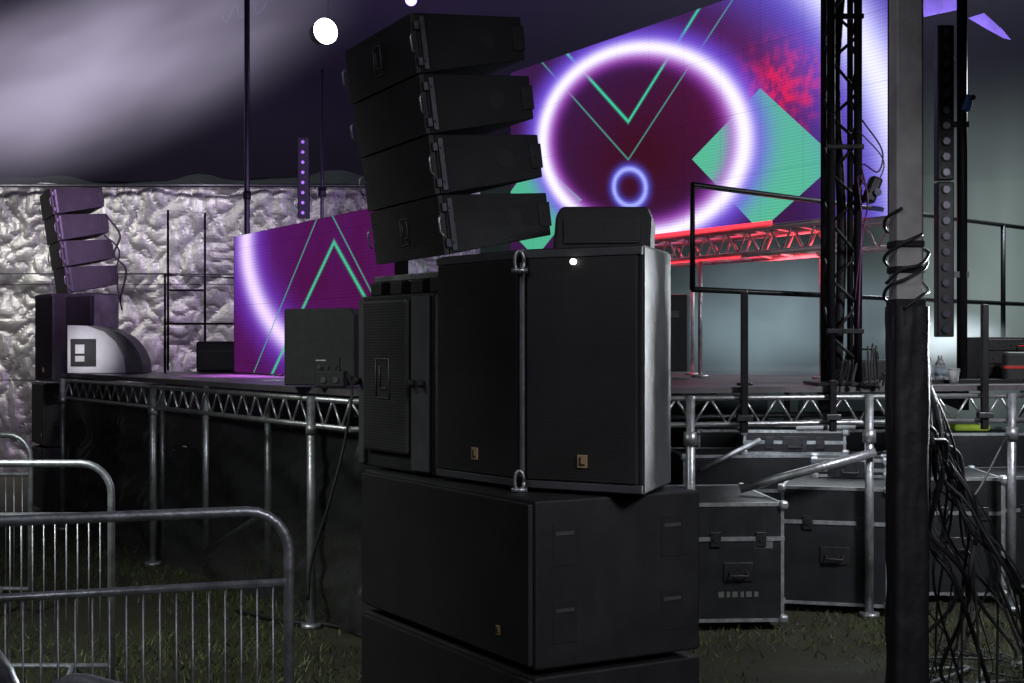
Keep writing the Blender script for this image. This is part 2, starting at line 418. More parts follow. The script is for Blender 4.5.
t1 = trap('left one of the two tall black grille cabinets joined by a shackle', W1, .82, .6, 'tall grille cabinets', .5, (1,))
E = Vector((.026, 4.78, ZT)); t1.location = E-Vector((math.cos(a1), math.sin(a1), 0))*W1; t1.rotation_euler[2] = a1
a2 = rad(-30.5); W2 = .445; DP2 = .40
t2 = trap('right one of the two tall black grille cabinets, small white light near its top edge', W2, .82, DP2, 'tall grille cabinets', .52, (0,))
t2.location = Vector((.036, 4.775, ZT)); t2.rotation_euler[2] = a2
kk = DP2*math.tan(rad(11.25))
q = MB(); q.box((W2-kk/2+.0025, DP2/2+.012, .41), (.003, DP2*.94, .80), Matrix.Rotation(rad(11.25), 3, 'Z')); q.build('lit_side_panel', M_SIDE, t2)  # pale panel on one side only, its tone stands in for light there
q = MB(); q.disc((.20, -.008, .82-.05), (0, 1, 0), .010, .012); q.build('indicator_light', emis('indicator', (1, 1, .95), 3), t2)
for nm, z, lab in (('rigging_shackle', ZT+.775, 'steel shackle joining the tall grille cabinets at their top'), ('rigging_shackle', ZT+.03, 'steel shackle joining the tall grille cabinets at their foot')):
    s_ = MB(); cc = Vector((.025, 4.745, z))
    pts = [cc+Vector((.016*math.cos(a), 0, .036*math.sin(a))) for a in [2*math.pi*i/14 for i in range(15)]]
    s_.tube(pts, .006, 8); s_.disc(cc+Vector((0, 0, -.03)), (1, 0, 0), .009, .055)
    tag(s_.build(nm, M_ALU), lab, 'shackle', 'rigging shackles')
for (dx, dy, src, lab) in ((.0, 0, t1, 'left tall cabinet of the distant stack under the far line array'), (.32, -.28, t2, 'right tall cabinet of the distant stack under the far line array')):
    o = dup(src, Vector((P(38, 0, 13.5).x+dx, 13.5+dy-.1, 1.31)), lab); o['group'] = 'far tall cabinets'
    for ch in kids(o):
        if ch.name.startswith('indicator'): bpy.data.objects.remove(ch)
t3 = thing('square_grille_speaker', 'square black speaker with raised inset grille and grey side strips, left in the near stack', 'speaker')
a3 = rad(-57.2); W3, H3 = .60, .69
t3.location = (-.645, 5.74, ZT); t3.rotation_euler[2] = a3
c = MB(); c.b2(0, W3, .03, .5, 0, H3, .008); c.build('cabinet', M_CAB, t3)
c = MB(); c.b2(.07, .44, .0, .029, .07, H3-.02, .012); c.build('grille', M_GRA, t3)
c = MB(); c.b2(.455, W3-.01, .012, .029, .012, H3-.012, .004); c.build('side_strip', M_CABG, t3)
c = MB(); c.b2(.01, .055, .012, .029, .012, H3-.012, .004); c.build('side_strip', M_CABG, t3)
for x in (.03, .485, .56):
    c = MB(); c.disc((x, -.004, H3*.5), (0, 1, 0), .014, .03); c.build('knob', M_RUB, t3)
emblem(t3, .25, -.003, .36, .055, M_EMB, outline=True)
t = thing('array_base_frame', 'dark steel ground-stack frame between square speaker and tilted array', 'rigging frame', (-.60, 5.73, ZT+H3+.001), a3)
for x in (.05, .22, .39, .54):
    c = MB(); c.b2(x-.045, x+.045, .02, .10, .0, .055, .006); c.build('foot_block', M_RUB, t)
c = MB(); c.b2(.0, .62, .04, .075, .057, .08, .003); c.build('cross_beam', M_ALU, t)
c = MB(); c.b2(.0, .62, .38, .42, .0, .11, .003); c.build('cross_beam', M_RIG, t)
for x in (0, .6):
    c = MB(); c.tube([(x, .1, .03), (x, .4, .09)], .012); c.build('side_arm', M_RIG, t)
t = thing('monitor_wedge', 'low black wedge speaker lying on top of the tall grille cabinets', 'speaker', (.145, 5.0, ZT+.822), rad(-8))
c = MB(); c.prism([(0, 0), (.35, 0), (.355, .12), (.34, .16), (.03, .165), (.01, .13)], 0, .30, .012, axis='y'); c.build('cabinet', M_CAB, t)
c = MB(); c.b2(.04, .31, -.008, -.001, .03, .12, .003); c.build('grille', M_GR, t)

t = thing('stage_monitor', 'squat black speaker box on the stage corner, connector plate low on its right', 'speaker', (-1.335, 8.2, HS+.012), rad(-4))
c = MB(); c.prism([(0, 0), (.42, 0), (.42, .42), (.39, .455), (.0, .45)], 0, .36, .008, axis='y'); c.build('cabinet', M_CAB, t)
c = MB(); c.b2(.18, .33, -.008, -.001, .03, .17, .002); pl = c.build('connector_plate', M_RUB, t)
for x in (.21, .255, .30):
    for z in (.06, .11):
        c = MB(); c.disc((x, -.012, z), (0, 1, 0), .010, .012, 12); c.build('socket', M_CABG, pl)
c = MB(); c.b2(.19, .25, -.012, -.008, .145, .152); c.build('print_strip', M_STICK, pl)
t = thing('power_box', 'small black power box with handle in front of the stage monitor', 'power box', (-1.13, 8.02, HS), rad(-4))
c = MB(); c.b2(0, .17, 0, .12, .01, .10, .006); c.build('body', M_RUB, t)
c = MB(); c.tube([(.03, .06, .10), (.04, .06, .125), (.13, .06, .125), (.14, .06, .10)], .005); c.build('handle', M_RUB, t)
for x in (.05, .12): c = MB(); c.disc((x, -.004, .05), (0, 1, 0), .016, .01); c.build('socket', M_CABG, t)
pw = P(68, 372, 12.35)
t = thing('rounded_cabinet', 'off-white cabinet with curved back and dark panel on the far stage corner', 'cabinet', (pw.x+.01, 12.3, HS+.004), rad(4))
prof = [(0, 0)]+[(.22+.44*math.cos(a), .42*math.sin(a)) for a in [rad(90)*i/10 for i in range(11)]]+[(0, .42)]
profs = [(.0, .0), (.50, .0), (.485, .14), (.42, .27), (.32, .36), (.17, .415), (0, .42)]
c = MB(); c.prism(profs, .0, .03, .003, axis='y'); c.build('side_panel', M_WHITE, t)
prof2 = [(.01+x*.97, z*.985+.001) for x, z in prof]
c = MB(); c.prism(prof2, .031, .45, .003, axis='y'); c.build('shell', M_SIDE, t)
c = MB(); c.b2(.03, .25, -.012, -.001, .06, .30, .003); pn = c.build('control_panel', M_CAB, t)
for z0, z1 in ((.17, .25), (.10, .15)): c = MB(); c.b2(.07, .15, -.016, -.0125, z0, z1, .002); c.build('display', M_STICK, pn)

# ------------------------------------------------------------------ LED screens
class NG:
    def __init__(s, name):
        s.m = bpy.data.materials.new(name); s.m.use_nodes = True; s.nt = s.m.node_tree; s.nt.nodes.clear()
        s.N = s.nt.nodes; s.L = s.nt.links
        tc = s.N.new('ShaderNodeTexCoord'); sp = s.N.new('ShaderNodeSeparateXYZ'); s.L.new(tc.outputs['Object'], sp.inputs[0])
        s.u = sp.outputs['X']; s.v = sp.outputs['Z']; s.co = tc.outputs['Object']
    def f(s, op, a, b=None, c=None):
        n = s.N.new('ShaderNodeMath'); n.operation = op
        for i, x in enumerate((a, b, c)):
            if x is None: continue
            if isinstance(x, (int, float)): n.inputs[i].default_value = x
            else: s.L.new(x, n.inputs[i])
        return n.outputs[0]
    def r(s, cu, cv, ru, rv, sh=0):
        du = s.f('SUBTRACT', s.u, cu); a = s.f('DIVIDE', du, ru); dv = s.f('SUBTRACT', s.v, cv)
        if sh: dv = s.f('ADD', dv, s.f('MULTIPLY', du, sh))
        b = s.f('DIVIDE', dv, rv)
        return s.f('SQRT', s.f('ADD', s.f('MULTIPLY', a, a), s.f('MULTIPLY', b, b)))
    def gauss(s, x, w):
        q = s.f('DIVIDE', x, w); return s.f('EXPONENT', s.f('MULTIPLY', s.f('MULTIPLY', q, q), -1))
    def diamond(s, cu, cv, a, b, sh=0):
        du = s.f('SUBTRACT', s.u, cu); dv = s.f('SUBTRACT', s.v, cv)
        if sh: dv = s.f('ADD', dv, s.f('MULTIPLY', du, sh))
        x = s.f('DIVIDE', s.f('ABSOLUTE', du), a); y = s.f('DIVIDE', s.f('ABSOLUTE', dv), b)
        return s.f('LESS_THAN', s.f('ADD', x, y), 1.0)
    def vee(s, u0, v0, k, w):
        y = s.f('ADD', s.f('MULTIPLY', s.f('ABSOLUTE', s.f('SUBTRACT', s.u, u0)), k), v0)
        return s.gauss(s.f('SUBTRACT', s.v, y), w)
    def mix(s, fac, A, B, add=False):
        n = s.N.new('ShaderNodeMix'); n.data_type = 'RGBA'; n.clamp_factor = True
        if add: n.blend_type = 'ADD'
        for key, x in (('A', A), ('B', B)):
            if isinstance(x, tuple): n.inputs[key].default_value = (*x, 1)
            else: s.L.new(x, n.inputs[key])
        if isinstance(fac, (int, float)): n.inputs['Factor'].default_value = fac
        else: s.L.new(fac, n.inputs['Factor'])
        return n.outputs['Result']
    def noise(s, sc, det=4):
        n = s.N.new('ShaderNodeTexNoise'); n.inputs['Scale'].default_value = sc; n.inputs['Detail'].default_value = det
        s.L.new(s.co, n.inputs['Vector']); return n.outputs['Fac']
    def finish(s, colr, st):
        def seam(x, p):
            q = s.f('ABSOLUTE', s.f('SUBTRACT', s.f('FRACT', s.f('DIVIDE', x, p)), .5)); return s.f('GREATER_THAN', q, .5-.005/p)
        sm = s.f('MAXIMUM', seam(s.u, .5), seam(s.v, .5))
        row = s.f('ADD', .9, s.f('MULTIPLY', s.f('SINE', s.f('MULTIPLY', s.v, 260)), .08))
        k = s.f('MULTIPLY', s.f('MULTIPLY', s.f('SUBTRACT', 1, s.f('MULTIPLY', sm, .14)), row), st)
        e = s.N.new('ShaderNodeEmission'); s.L.new(colr, e.inputs['Color']); s.L.new(k, e.inputs['Strength'])
        o = s.N.new('ShaderNodeOutputMaterial'); s.L.new(e.outputs[0], o.inputs['Surface']); return s.m
def screen(A, Bp, z0, z1, material, label, x0=0):
    A = Vector(A); Bp = Vector(Bp); d = Bp-A; Ls = d.length
    t = thing('led_screen', label, 'screen', (A.x, A.y, 0), math.atan2(d.y, d.x))
    c = MB(); c.b2(x0, Ls, .012, .10, z0, z1); c.build('cabinet', M_BLKM, t)
    c = MB(); c.b2(x0, Ls, 0, .01, z0+.004, z1-.004); c.build('display', material, t)
    for xa_, xb_ in ((x0-.012, x0-.001), (Ls+.001, Ls+.012)): c = MB(); c.b2(xa_, xb_, 0, .1, z0, z1); c.build('side_frame', M_BLKM, t)
    return t
def uvf(A, D, px, py):
    k = (px-512)/F; u = (k*A[1]-A[0])/(D[0]-k*D[1]); d = A[1]+u*D[1]
    return u, HC-(py-HY)*d/F
A = (.21, 14.0); Bp = (2.62, 9.77); dd = Vector(Bp)-Vector(A); D = dd.normalized()
g = NG('main_led_picture')
base = g.mix(g.gauss(g.r(1.9, 3.3, 1.3, .7), .9), (.05, .012, .07), (.055, .006, .018))
base = g.mix(g.gauss(g.r(4.5, 4.0, .9, .9), .9), base, (.07, .03, .34))
base = g.mix(g.gauss(g.r(3.2, 3.9, .9, .6), 1.), base, (.09, .008, .045))
pet = g.f('MULTIPLY', g.f('SUBTRACT', g.noise(9, 7), .40), 7.0)
red = g.f('MULTIPLY', g.gauss(g.r(3.78, 3.64, .50, .28), .95), g.f('MAXIMUM', pet, .25))
base = g.mix(red, base, (.85, .010, .030))
base = g.mix(g.diamond(3.5, 3.10, .88, .56, .12), base, (.11, .55, .35))
base = g.mix(g.diamond(.05, 3.02, .86, .50), base, (.09, .52, .32))
for (a_, b_, k_, w_, c_) in ((1.68, 3.65, .77, .018, (.05, .75, .45)), (1.68, 3.31, .755, .010, (.08, .36, .30))):
    base = g.mix(g.vee(a_, b_, k_, w_), base, c_)
rr_ = g.f('SUBTRACT', g.r(1.75, 3.47, 1.56, .83, .12), 1.0)
base = g.mix(g.f('MULTIPLY', g.gauss(g.f('SUBTRACT', rr_, .07), .15), .9), base, (.20, .09, .88))
base = g.mix(g.f('MULTIPLY', g.gauss(g.f('ADD', rr_, .07), .09), .75), base, (.48, .06, .60))
base = g.mix(g.gauss(rr_, .072), base, (1.2, 1.1, 1.5))
r2 = g.f('SUBTRACT', g.r(1.0, 2.2, 4.05, 3.25), 1.0)
base = g.mix(g.f('MULTIPLY', g.gauss(r2, .13), .9), base, (.16, .12, .85))
base = g.mix(g.gauss(g.f('SUBTRACT', r2, .02), .05), base, (1.0, 1.0, 1.45))
r3 = g.f('SUBTRACT', g.r(1.70, 3.06, .25, .165, .12), 1.0)
base = g.mix(g.f('MULTIPLY', g.gauss(r3, .30), .8), base, (.12, .12, .9)); base = g.mix(g.gauss(r3, .13), base, (.45, .5, 1.2))
M_SCR = g.finish(base, 1.0)
screen(A, Bp, 2.55, 4.45, M_SCR, 'large upper video wall with glowing ring, green diamond and chevron lines', -.45)
A2 = (-2.48, 12.5); B2 = (-.80, 9.52); D2 = (Vector(B2)-Vector(A2)).normalized()
g = NG('side_led_picture')
uc, vc = uvf(A2, D2, 372, 215); ue, ve = uvf(A2, D2, 246, 232)
base = g.mix(g.f('MULTIPLY', g.noise(1.3), 1.2), (.10, .014, .17), (.085, .005, .05))
r1 = g.f('SUBTRACT', g.r(uc, vc, uc-ue, 1.13), 1.0)
base = g.mix(g.f('MULTIPLY', g.gauss(r1, .17), .9), base, (.24, .06, .80)); base = g.mix(g.gauss(r1, .065), base, (1.1, .85, 1.35))
ua, va = uvf(A2, D2, 334, 242); ub, vb = uvf(A2, D2, 303, 308)
base = g.mix(g.vee(ua, va, -(va-vb)/abs(ua-ub), .020), base, (.06, .70, .38))
ub2, vb2 = uvf(A2, D2, 252, 372); ua2, va2 = uvf(A2, D2, 322, 214)
base = g.mix(g.vee(ua2+.05, va2+.1, -(va2+.1-vb2)/abs(ua2-ub2), .010), base, (.08, .40, .32))
M_SCR2 = g.finish(base, .95)
screen(A2, B2, HS+.006, 2.62, M_SCR2, 'lower video wall on stage with green chevron and pink arc')

t = thing('screen_truss', 'red lit box truss carrying the large upper video wall', 'truss')
v0 = Vector((.9, 12.7)); v1 = Vector((2.62, 9.68)); dn_ = (v1-v0).normalized(); nn = Vector((-dn_.y, dn_.x))
if nn.y > 0: nn = -nn
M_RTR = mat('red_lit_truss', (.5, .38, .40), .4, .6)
for (o_, z) in ((0, 2.50), (.45, 2.50), (0, 2.32), (.45, 2.32)):
    c = MB(); a = v0+nn*o_; bq = v1+nn*o_; c.tube([(a.x, a.y, z), (bq.x, bq.y, z)], .022); c.build('truss_chord', M_RTR, t)
c = MB(); nseg = 14
for i in range(nseg):
    for o_ in (0, .45):
        p = v0.lerp(v1, i/nseg)+nn*o_; q_ = v0.lerp(v1, (i+.5)/nseg)+nn*o_; s_ = v0.lerp(v1, (i+1)/nseg)+nn*o_
        c.tube([(p.x, p.y, 2.50), (q_.x, q_.y, 2.32)], .009, 6); c.tube([(q_.x, q_.y, 2.32), (s_.x, s_.y, 2.50)], .009, 6)
    p = v0.lerp(v1, i/nseg); s_ = v0.lerp(v1, (i+1)/nseg)+nn*.45
    for z in (2.50, 2.32): c.tube([(p.x, p.y, z), (s_.x, s_.y, z)], .009, 6)
c.build('truss_lattice', M_RTR, t)
M_RLED = emis('red_led_strip', (1, .04, .06), 1.8)
c = MB(); a = v0+nn*.48; bq = v0.lerp(v1, .8)+nn*.48; c.tube([(a.x, a.y, 2.53), (bq.x, bq.y, 2.53)], .014); c.build('light_strip', M_RLED, t)
c = MB(); a = v0+nn*.48; bq = v0.lerp(v1, .7)+nn*.48; c.tube([(a.x, a.y, 2.30), (bq.x, bq.y, 2.30)], .006); c.build('light_strip', M_RLED, t)
for k, (f_, o_) in enumerate(((.02, .45), (.18, .45), (.35, .0), (.55, .45), (.8, 0), (.97, .45))):
    p = v0.lerp(v1, f_)+nn*o_
    c = MB(); c.tube([(p.x, p.y, HS), (p.x, p.y, 2.30)], .018, 10); c.disc((p.x, p.y, HS+.01), (0, 0, 1), .07, .02); c.build('leg', M_GALV, t)
t = thing('backline_case', 'tall dark equipment case standing under the red lit truss', 'equipment case', (P(652, 0, 10.4).x, 10.4, HS+.004), rad(-10))
c = MB(); c.b2(0, .26, 0, .4, .05, .62, .01); c.build('body', M_CASE, t)
for x in (0, .248): c = MB(); c.b2(x, x+.012, -.004, .01, .05, .62); c.build('edge_trim', M_RIG, t)
for z0, z1, x1 in ((.45, .50, .2), (.38, .41, .14)): c = MB(); c.b2(.12, x1, -.006, -.001, z0, z1); c.build('sticker', M_STEN, t)

# ------------------------------------------------------------------ guard rail right
t = thing('guard_rail', 'black steel guard rail along the right stage edge', 'railing')
ga = Vector((1.07, 8.3)); gb = Vector((4.6, 11.8))
def gp(f_, z): p = ga.lerp(gb, f_); return Vector((p.x, p.y, z))
c = MB(); c.tube([gp(0, 1.98), gp(0, 2.60), gp(1, 2.60)], .017, 8); c.build('top_rail', M_BLKM, t)
c = MB(); c.tube([gp(0, 1.98), gp(1, 1.98)], .017, 8); c.build('lower_rail', M_BLKM, t)
for f_ in (.105, .47, .80, 1):
    p = ga.lerp(gb, f_); c = MB(); c.tube([(p.x, p.y, HS), (p.x, p.y, 2.6 if f_ > .3 else 1.99)], .02, 8); c.disc((p.x, p.y, HS+.008), (0, 0, 1), .05, .016); c.build('post', M_BLKM, t)
for px, lab in ((743, 'black steel upright clamped to the right truss edge below the rail corner'), (831, 'short black upright clamped to the truss edge under the truss tower'), (982, 'black steel upright clamped to the truss edge right of the hanging cables')):
    t = thing('clamped_upright', lab, 'upright', group='clamped uprights'); p = onright(px)
    c = MB(); c.b2(p.x-.020, p.x+.020, p.y-.07, p.y-.026, 1.13, HS+(.56 if px == 743 else .5 if px > 900 else .04), .004); c.build('upright', M_BLKM, t)
    c = MB(); c.b2(p.x-.045, p.x+.045, p.y-.085, p.y-.021, 1.20, 1.235, .004); c.build('clamp_plate', M_RIG, t)
for k, (x0, x1, y0, lab) in enumerate(((165, 235, 275, 'thin dark rail frame on the far stage, in front of the silver sheeting'), (168, 205, 210, 'taller narrow frame beyond the far rail, against the silver sheeting'))):
    t = thing('rail_frame', lab, 'railing'); dpt = 12.75+k*.9
    a = P(x0, y0, dpt); bq = P(x1, y0+3, dpt)
    c = MB(); c.tube([(a.x, dpt, HS), a, bq, (bq.x, dpt, HS)], .012); c.build('frame', M_BLKM, t)
    c = MB(); z = (a.z+HS)/2; c.tube([(a.x, dpt, z), (bq.x, dpt, z)], .010); c.build('mid_rail', M_BLKM, t)
t = thing('floor_case', 'low dark case on the far stage left of the lower video wall', 'case', (P(196, 0, 12.9).x, 12.9, HS+.004), rad(5))
c = MB(); c.b2(0, .36, 0, .3, .0, .28, .02); c.build('body', M_CASE, t)
c = MB(); c.b2(-.003, .363, -.004, .304, .18, .20); c.build('edge_trim', M_RIG, t)

# ------------------------------------------------------------------ truss tower, poles, light bars
M_TWR = mat('tower_black', (.010, .010, .012), .6, 0, spec=.2)
t = thing('truss_tower', 'black vertical truss tower with rungs standing on the right of the stage', 'truss tower')
dpt = 8.6; xa = P(831, 0, dpt).x; xb = P(858, 0, dpt).x
for x in (xa, xb):
    for y in (dpt, dpt+.20):
        c = MB(); c.tube([(x, y, HS+.02), (x, y, 5.2)], .026 if y == dpt else .020, 10); c.build('truss_chord', M_TWR, t)
c = MB(); z = HS+.15; k = 0
while z < 5.1:
    h_ = .15+.05*(k % 3 == 1)
    c.tube([(xa if k % 2 else xb, dpt, z), (xb if k % 2 else xa, dpt, z+h_)], .010, 6)
    for x in (xa, xb): c.tube([(x, dpt if k % 2 else dpt+.20, z), (x, dpt+.20 if k % 2 else dpt, z+h_)], .010, 6)
    z += h_; k += 1
c.build('truss_lattice', M_TWR, t)
c = MB(); c.tube(smooth([(xa+.06, dpt+.08, 1.5), (xa+.09, dpt+.1, 2.4), (xa+.05, dpt+.1, 3.3), (xa+.10, dpt+.08, 4.2), (xa+.07, dpt+.1, 5.1)]), .030, 8); c.build('cable_loom', M_TWR, t)
for z in (1.72, 2.85, 3.65, 4.4): c = MB(); c.b2(xa-.03, xb+.03, dpt-.035, dpt+.0, z, z+.03, .004); c.build('collar', M_BLKM, t)
c = MB(); c.b2(xa-.1, xb+.1, dpt-.12, dpt+.34, HS+.004, HS+.02); c.build('base_plate', M_BLKM, t)
t = thing('tower_clamp', 'small black light fixture clamped on the truss tower', 'stage light', tuple(P(872, 190, 8.5)))
c = MB(); c.box((0, 0, 0), (.07, .10, .16), Matrix.Rotation(rad(20), 3, 'Y'), .015); c.build('body', M_BLKM, t)
c = MB(); c.disc((.02, -.055, -.02), (0, 1, 0), .022, .03); c.build('lens', M_DIML, t)
c = MB(); c.tube([(-.05, 0, .08), (-.075, 0, 0), (-.05, 0, -.08)], .007); c.build('yoke', M_RIG, t)

t = thing('tent_king_pole', 'thick square tent pole, bare metal above and wrapped black below', 'tent pole', (1.553, 5.5, 0), rad(6))
c = MB(); c.b2(-.060, .045, -.045, .045, 1.80, 8.5, .006); c.build('upper_pole', mat('pole_aluminium', (.56, .54, .52), .55, .1, var=.45, vscale=2.5, bump=.3, bscale=25), t)
def wrapf(u, v):
    a = u*2*math.pi; z = .02+1.78*v
    ca, sa = math.cos(a), math.sin(a); k = 1/max(abs(ca), abs(sa)); k = min(k, 1.28)
    r = .070*k*(1+.08*mnoise.noise(Vector((ca*2, sa*2, z*5)))+.05*mnoise.noise(Vector((ca*4, sa*4, z*14))))
    return (r*ca, r*.92*sa, z)
sheet(wrapf, 40, 90).build('lower_wrap', mat('black_wrap', (.022, .022, .024), .5, bump=.5, bscale=14), t)
c = MB(); c.b2(-.068, .056, -.055, .055, 1.76, 1.83, .008); c.build('collar', M_RUB, t)
for k, z in enumerate((1.93, 2.03)):
    c = MB(); c.b2(-.066, .052, -.052, .052, z, z+.028, .006); c.build('strap', M_RUB, t)
c = MB(); c.b2(-.2, .2, -.2, .2, 0, .018); c.build('base_plate', M_RIG, t)
c = MB(); c.b2(.046, .054, -.03, .03, 1.9, 7.0, .003); c.build('cable_channel', M_WOOD, t)

for (px, y0, dpt, lab) in ((247, 0, 14.5, 'thin dark tent pole left of the round spotlight'), (322, 70, 14.2, 'thin purple lit pole just right of the narrow light bar')):
    t = thing('thin_pole', lab, 'pole'); a = P(px, y0, dpt)
    c = MB(); c.tube([(a.x, dpt, HS if px > 300 else 1.2), (a.x, dpt, a.z+(.0 if px > 300 else .4))], .018 if px > 300 else .030, 10); c.build('tube', M_RIG, t)
    c = MB(); c.disc((a.x, dpt, 3.2), (0, 0, 1), .04, .09); c.build('coupler', M_BLKM, t)
    c = MB(); c.disc((a.x, dpt, HS+.02), (0, 0, 1), .09, .03); c.build('foot_plate', M_BLKM, t)
def lightbar(label, H, n, r, lensmat):
    t = thing('light_bar', label, 'stage light', group='vertical light bars')
    c = MB(); c.b2(-.055, .055, 0, .09, 0, H, .008); c.build('housing', M_BLKM, t)
    for i in range(n):
        z = H*(i+.5)/n; c = MB(); c.tube([(0, -.012, z), (0, .003, z)], r*1.25, 14); l = c.build('lamp', M_BLKM, t)
        q = MB(); q.tube([(0, -.017, z), (0, -.011, z)], r, 14); q.build('lens', lensmat, l)
    c = MB(); c.b2(-.03, .03, .09, .13, H*.4, H*.6, .004); c.build('bracket', M_RIG, t)
    return t
lb = lightbar('upper right vertical light bar with a column of round lamps', 1.02, 10, .024, M_DIML)
lb.location = P(946, 180, 9.2)
dup(lb, P(946, 337, 9.2), 'lower right vertical light bar with a column of round lamps')
lb2 = lightbar('distant narrow light bar with dim purple lamps, right of the thin dark tent pole', .78, 8, .016, M_DOT)
lb2.location = P(303, 218, 13.5)
t = thing('lighting_stand', 'dark upright stand carrying the right vertical light bars', 'lighting stand')
a = P(962, 0, 9.35); c = MB(); c.tube([(a.x, 9.35, HS), (a.x, 9.35, 4.6)], .035, 12); c.build('mast', M_BLKM, t)
c = MB(); c.b2(a.x-.3, a.x+.3, 9.05, 9.65, HS+.003, HS+.025); c.build('base_plate', M_BLKM, t)
for z in (2.1, 3.1, 4.1): c = MB(); c.b2(a.x-.14, a.x+.04, 9.325, 9.37, z, z+.04); c.build('arm', M_RIG, t)
t = thing('cable_clip', 'small blue clamp on the right lighting stand', 'clamp', tuple(P(968, 103, 9.3)))
c = MB(); c.box((0, 0, 0), (.05, .05, .11), Matrix.Rotation(rad(15), 3, 'Y'), .01); c.build('body', mat('blue_plastic', (.05, .15, .4), .4), t)
c = MB(); c.disc((.02, -.03, .03), (0, 1, 0), .018, .03); c.build('knob', M_RIG, t)

def spotf(label, pos, r, mlens, aim):
    t = thing('spotlight', label, 'stage light', tuple(pos), group='spotlights on the tent roof')
    dvec = Vector(aim).normalized()
    c = MB(); c.tube([dvec*-.16, dvec*-.14, dvec*-.02], r*.85, 18); c.build('housing', M_BLKM, t)
    c = MB(); c.tube([dvec*-.02, dvec*.005], r, 24); c.build('lens', mlens, t)
    c = MB(); c.tube([(-r*1.0, .2, 0), (-r*1.0, .2, r*1.2), (r*1.0, .2, r*1.2), (r*1.0, .2, 0)], .006); c.build('yoke', M_BLKM, t)
    c = MB(); c.tube([(0, .2, r*1.2), (0, .2, r*1.2+.9)], .008); c.build('drop_arm', M_BLKM, t)
spotf('bright white round spotlight glaring under the tent roof, left of the tilted array', P(326, 31, 14.8), .135, M_LENS, (.95, -1.3, .1))
spotf('small purple spotlight high above the tilted array', P(411, 0, 14.5), .06, M_PURL, (0, -1, -.2))

# ------------------------------------------------------------------ barriers
def barrier(label, E, dr, Lb=2.3):
    dr = Vector((dr[0], dr[1])).normalized(); ang = math.atan2(dr.y, dr.x)
    t = thing('crowd_barrier', label, 'barrier', (E[0], E[1], 0), ang, 'crowd control barriers')
    R = .14; H = 1.1; pts = [(0, 0, .09)]
    for i in range(7):
        a = rad(90)*i/6; pts.append((R-R*math.cos(a), 0, H-R+R*math.sin(a)))
    for i in range(7):
        a = rad(90)*i/6; pts.append((Lb-R+R*math.sin(a), 0, H-R+R*math.cos(a)))
    pts.append((Lb, 0, .09))
    c = MB(); c.tube(pts, .0175, 12); c.build('frame', M_BARR, t)
    c = MB(); c.tube([(.0, 0, .86), (Lb, 0, .86)], .013, 10); c.build('upper_rail', M_BARR, t)
    c = MB(); c.tube([(.0, 0, .16), (Lb, 0, .16)], .013, 10); c.build('lower_rail', M_BARR, t)
    n = 44
    for i in range(1, n):
        x = Lb*i/n; c = MB(); c.tube([(x, 0, .16), (x, 0, .86)], .0034, 8); c.build('bar', M_GALV, t)
    for x in (.18, Lb-.18):
        c = MB(); c.tube([(x, -.3, .012), (x, -.22, .05), (x, -.05, .13), (x, 0, .16), (x, .05, .13), (x, .22, .05), (x, .3, .012)], .014, 8); c.build('foot', M_GALV, t)
    return t
bnear = barrier('front metal crowd barrier in the lower left, curved end beside the speaker stack', (-.745, 4.67), (-.86, -.30))
dup(bnear, (-1.86, 6.5, 0), 'middle metal crowd barrier at left, behind the front one', rz=rad(180))
dup(bnear, (-2.94, 8.55, 0), 'rearmost metal crowd barrier at the left edge near the stage corner', rz=rad(175))
dup(bnear, (-.945, 2.66, 0), 'nearest barrier showing just a curved tube end in the bottom left corner', rz=rad(182))
dup(bnear, (-.80, 2.36, 0), 'barrier whose rounded top just rises over the bottom edge of the view', rz=rad(-40))

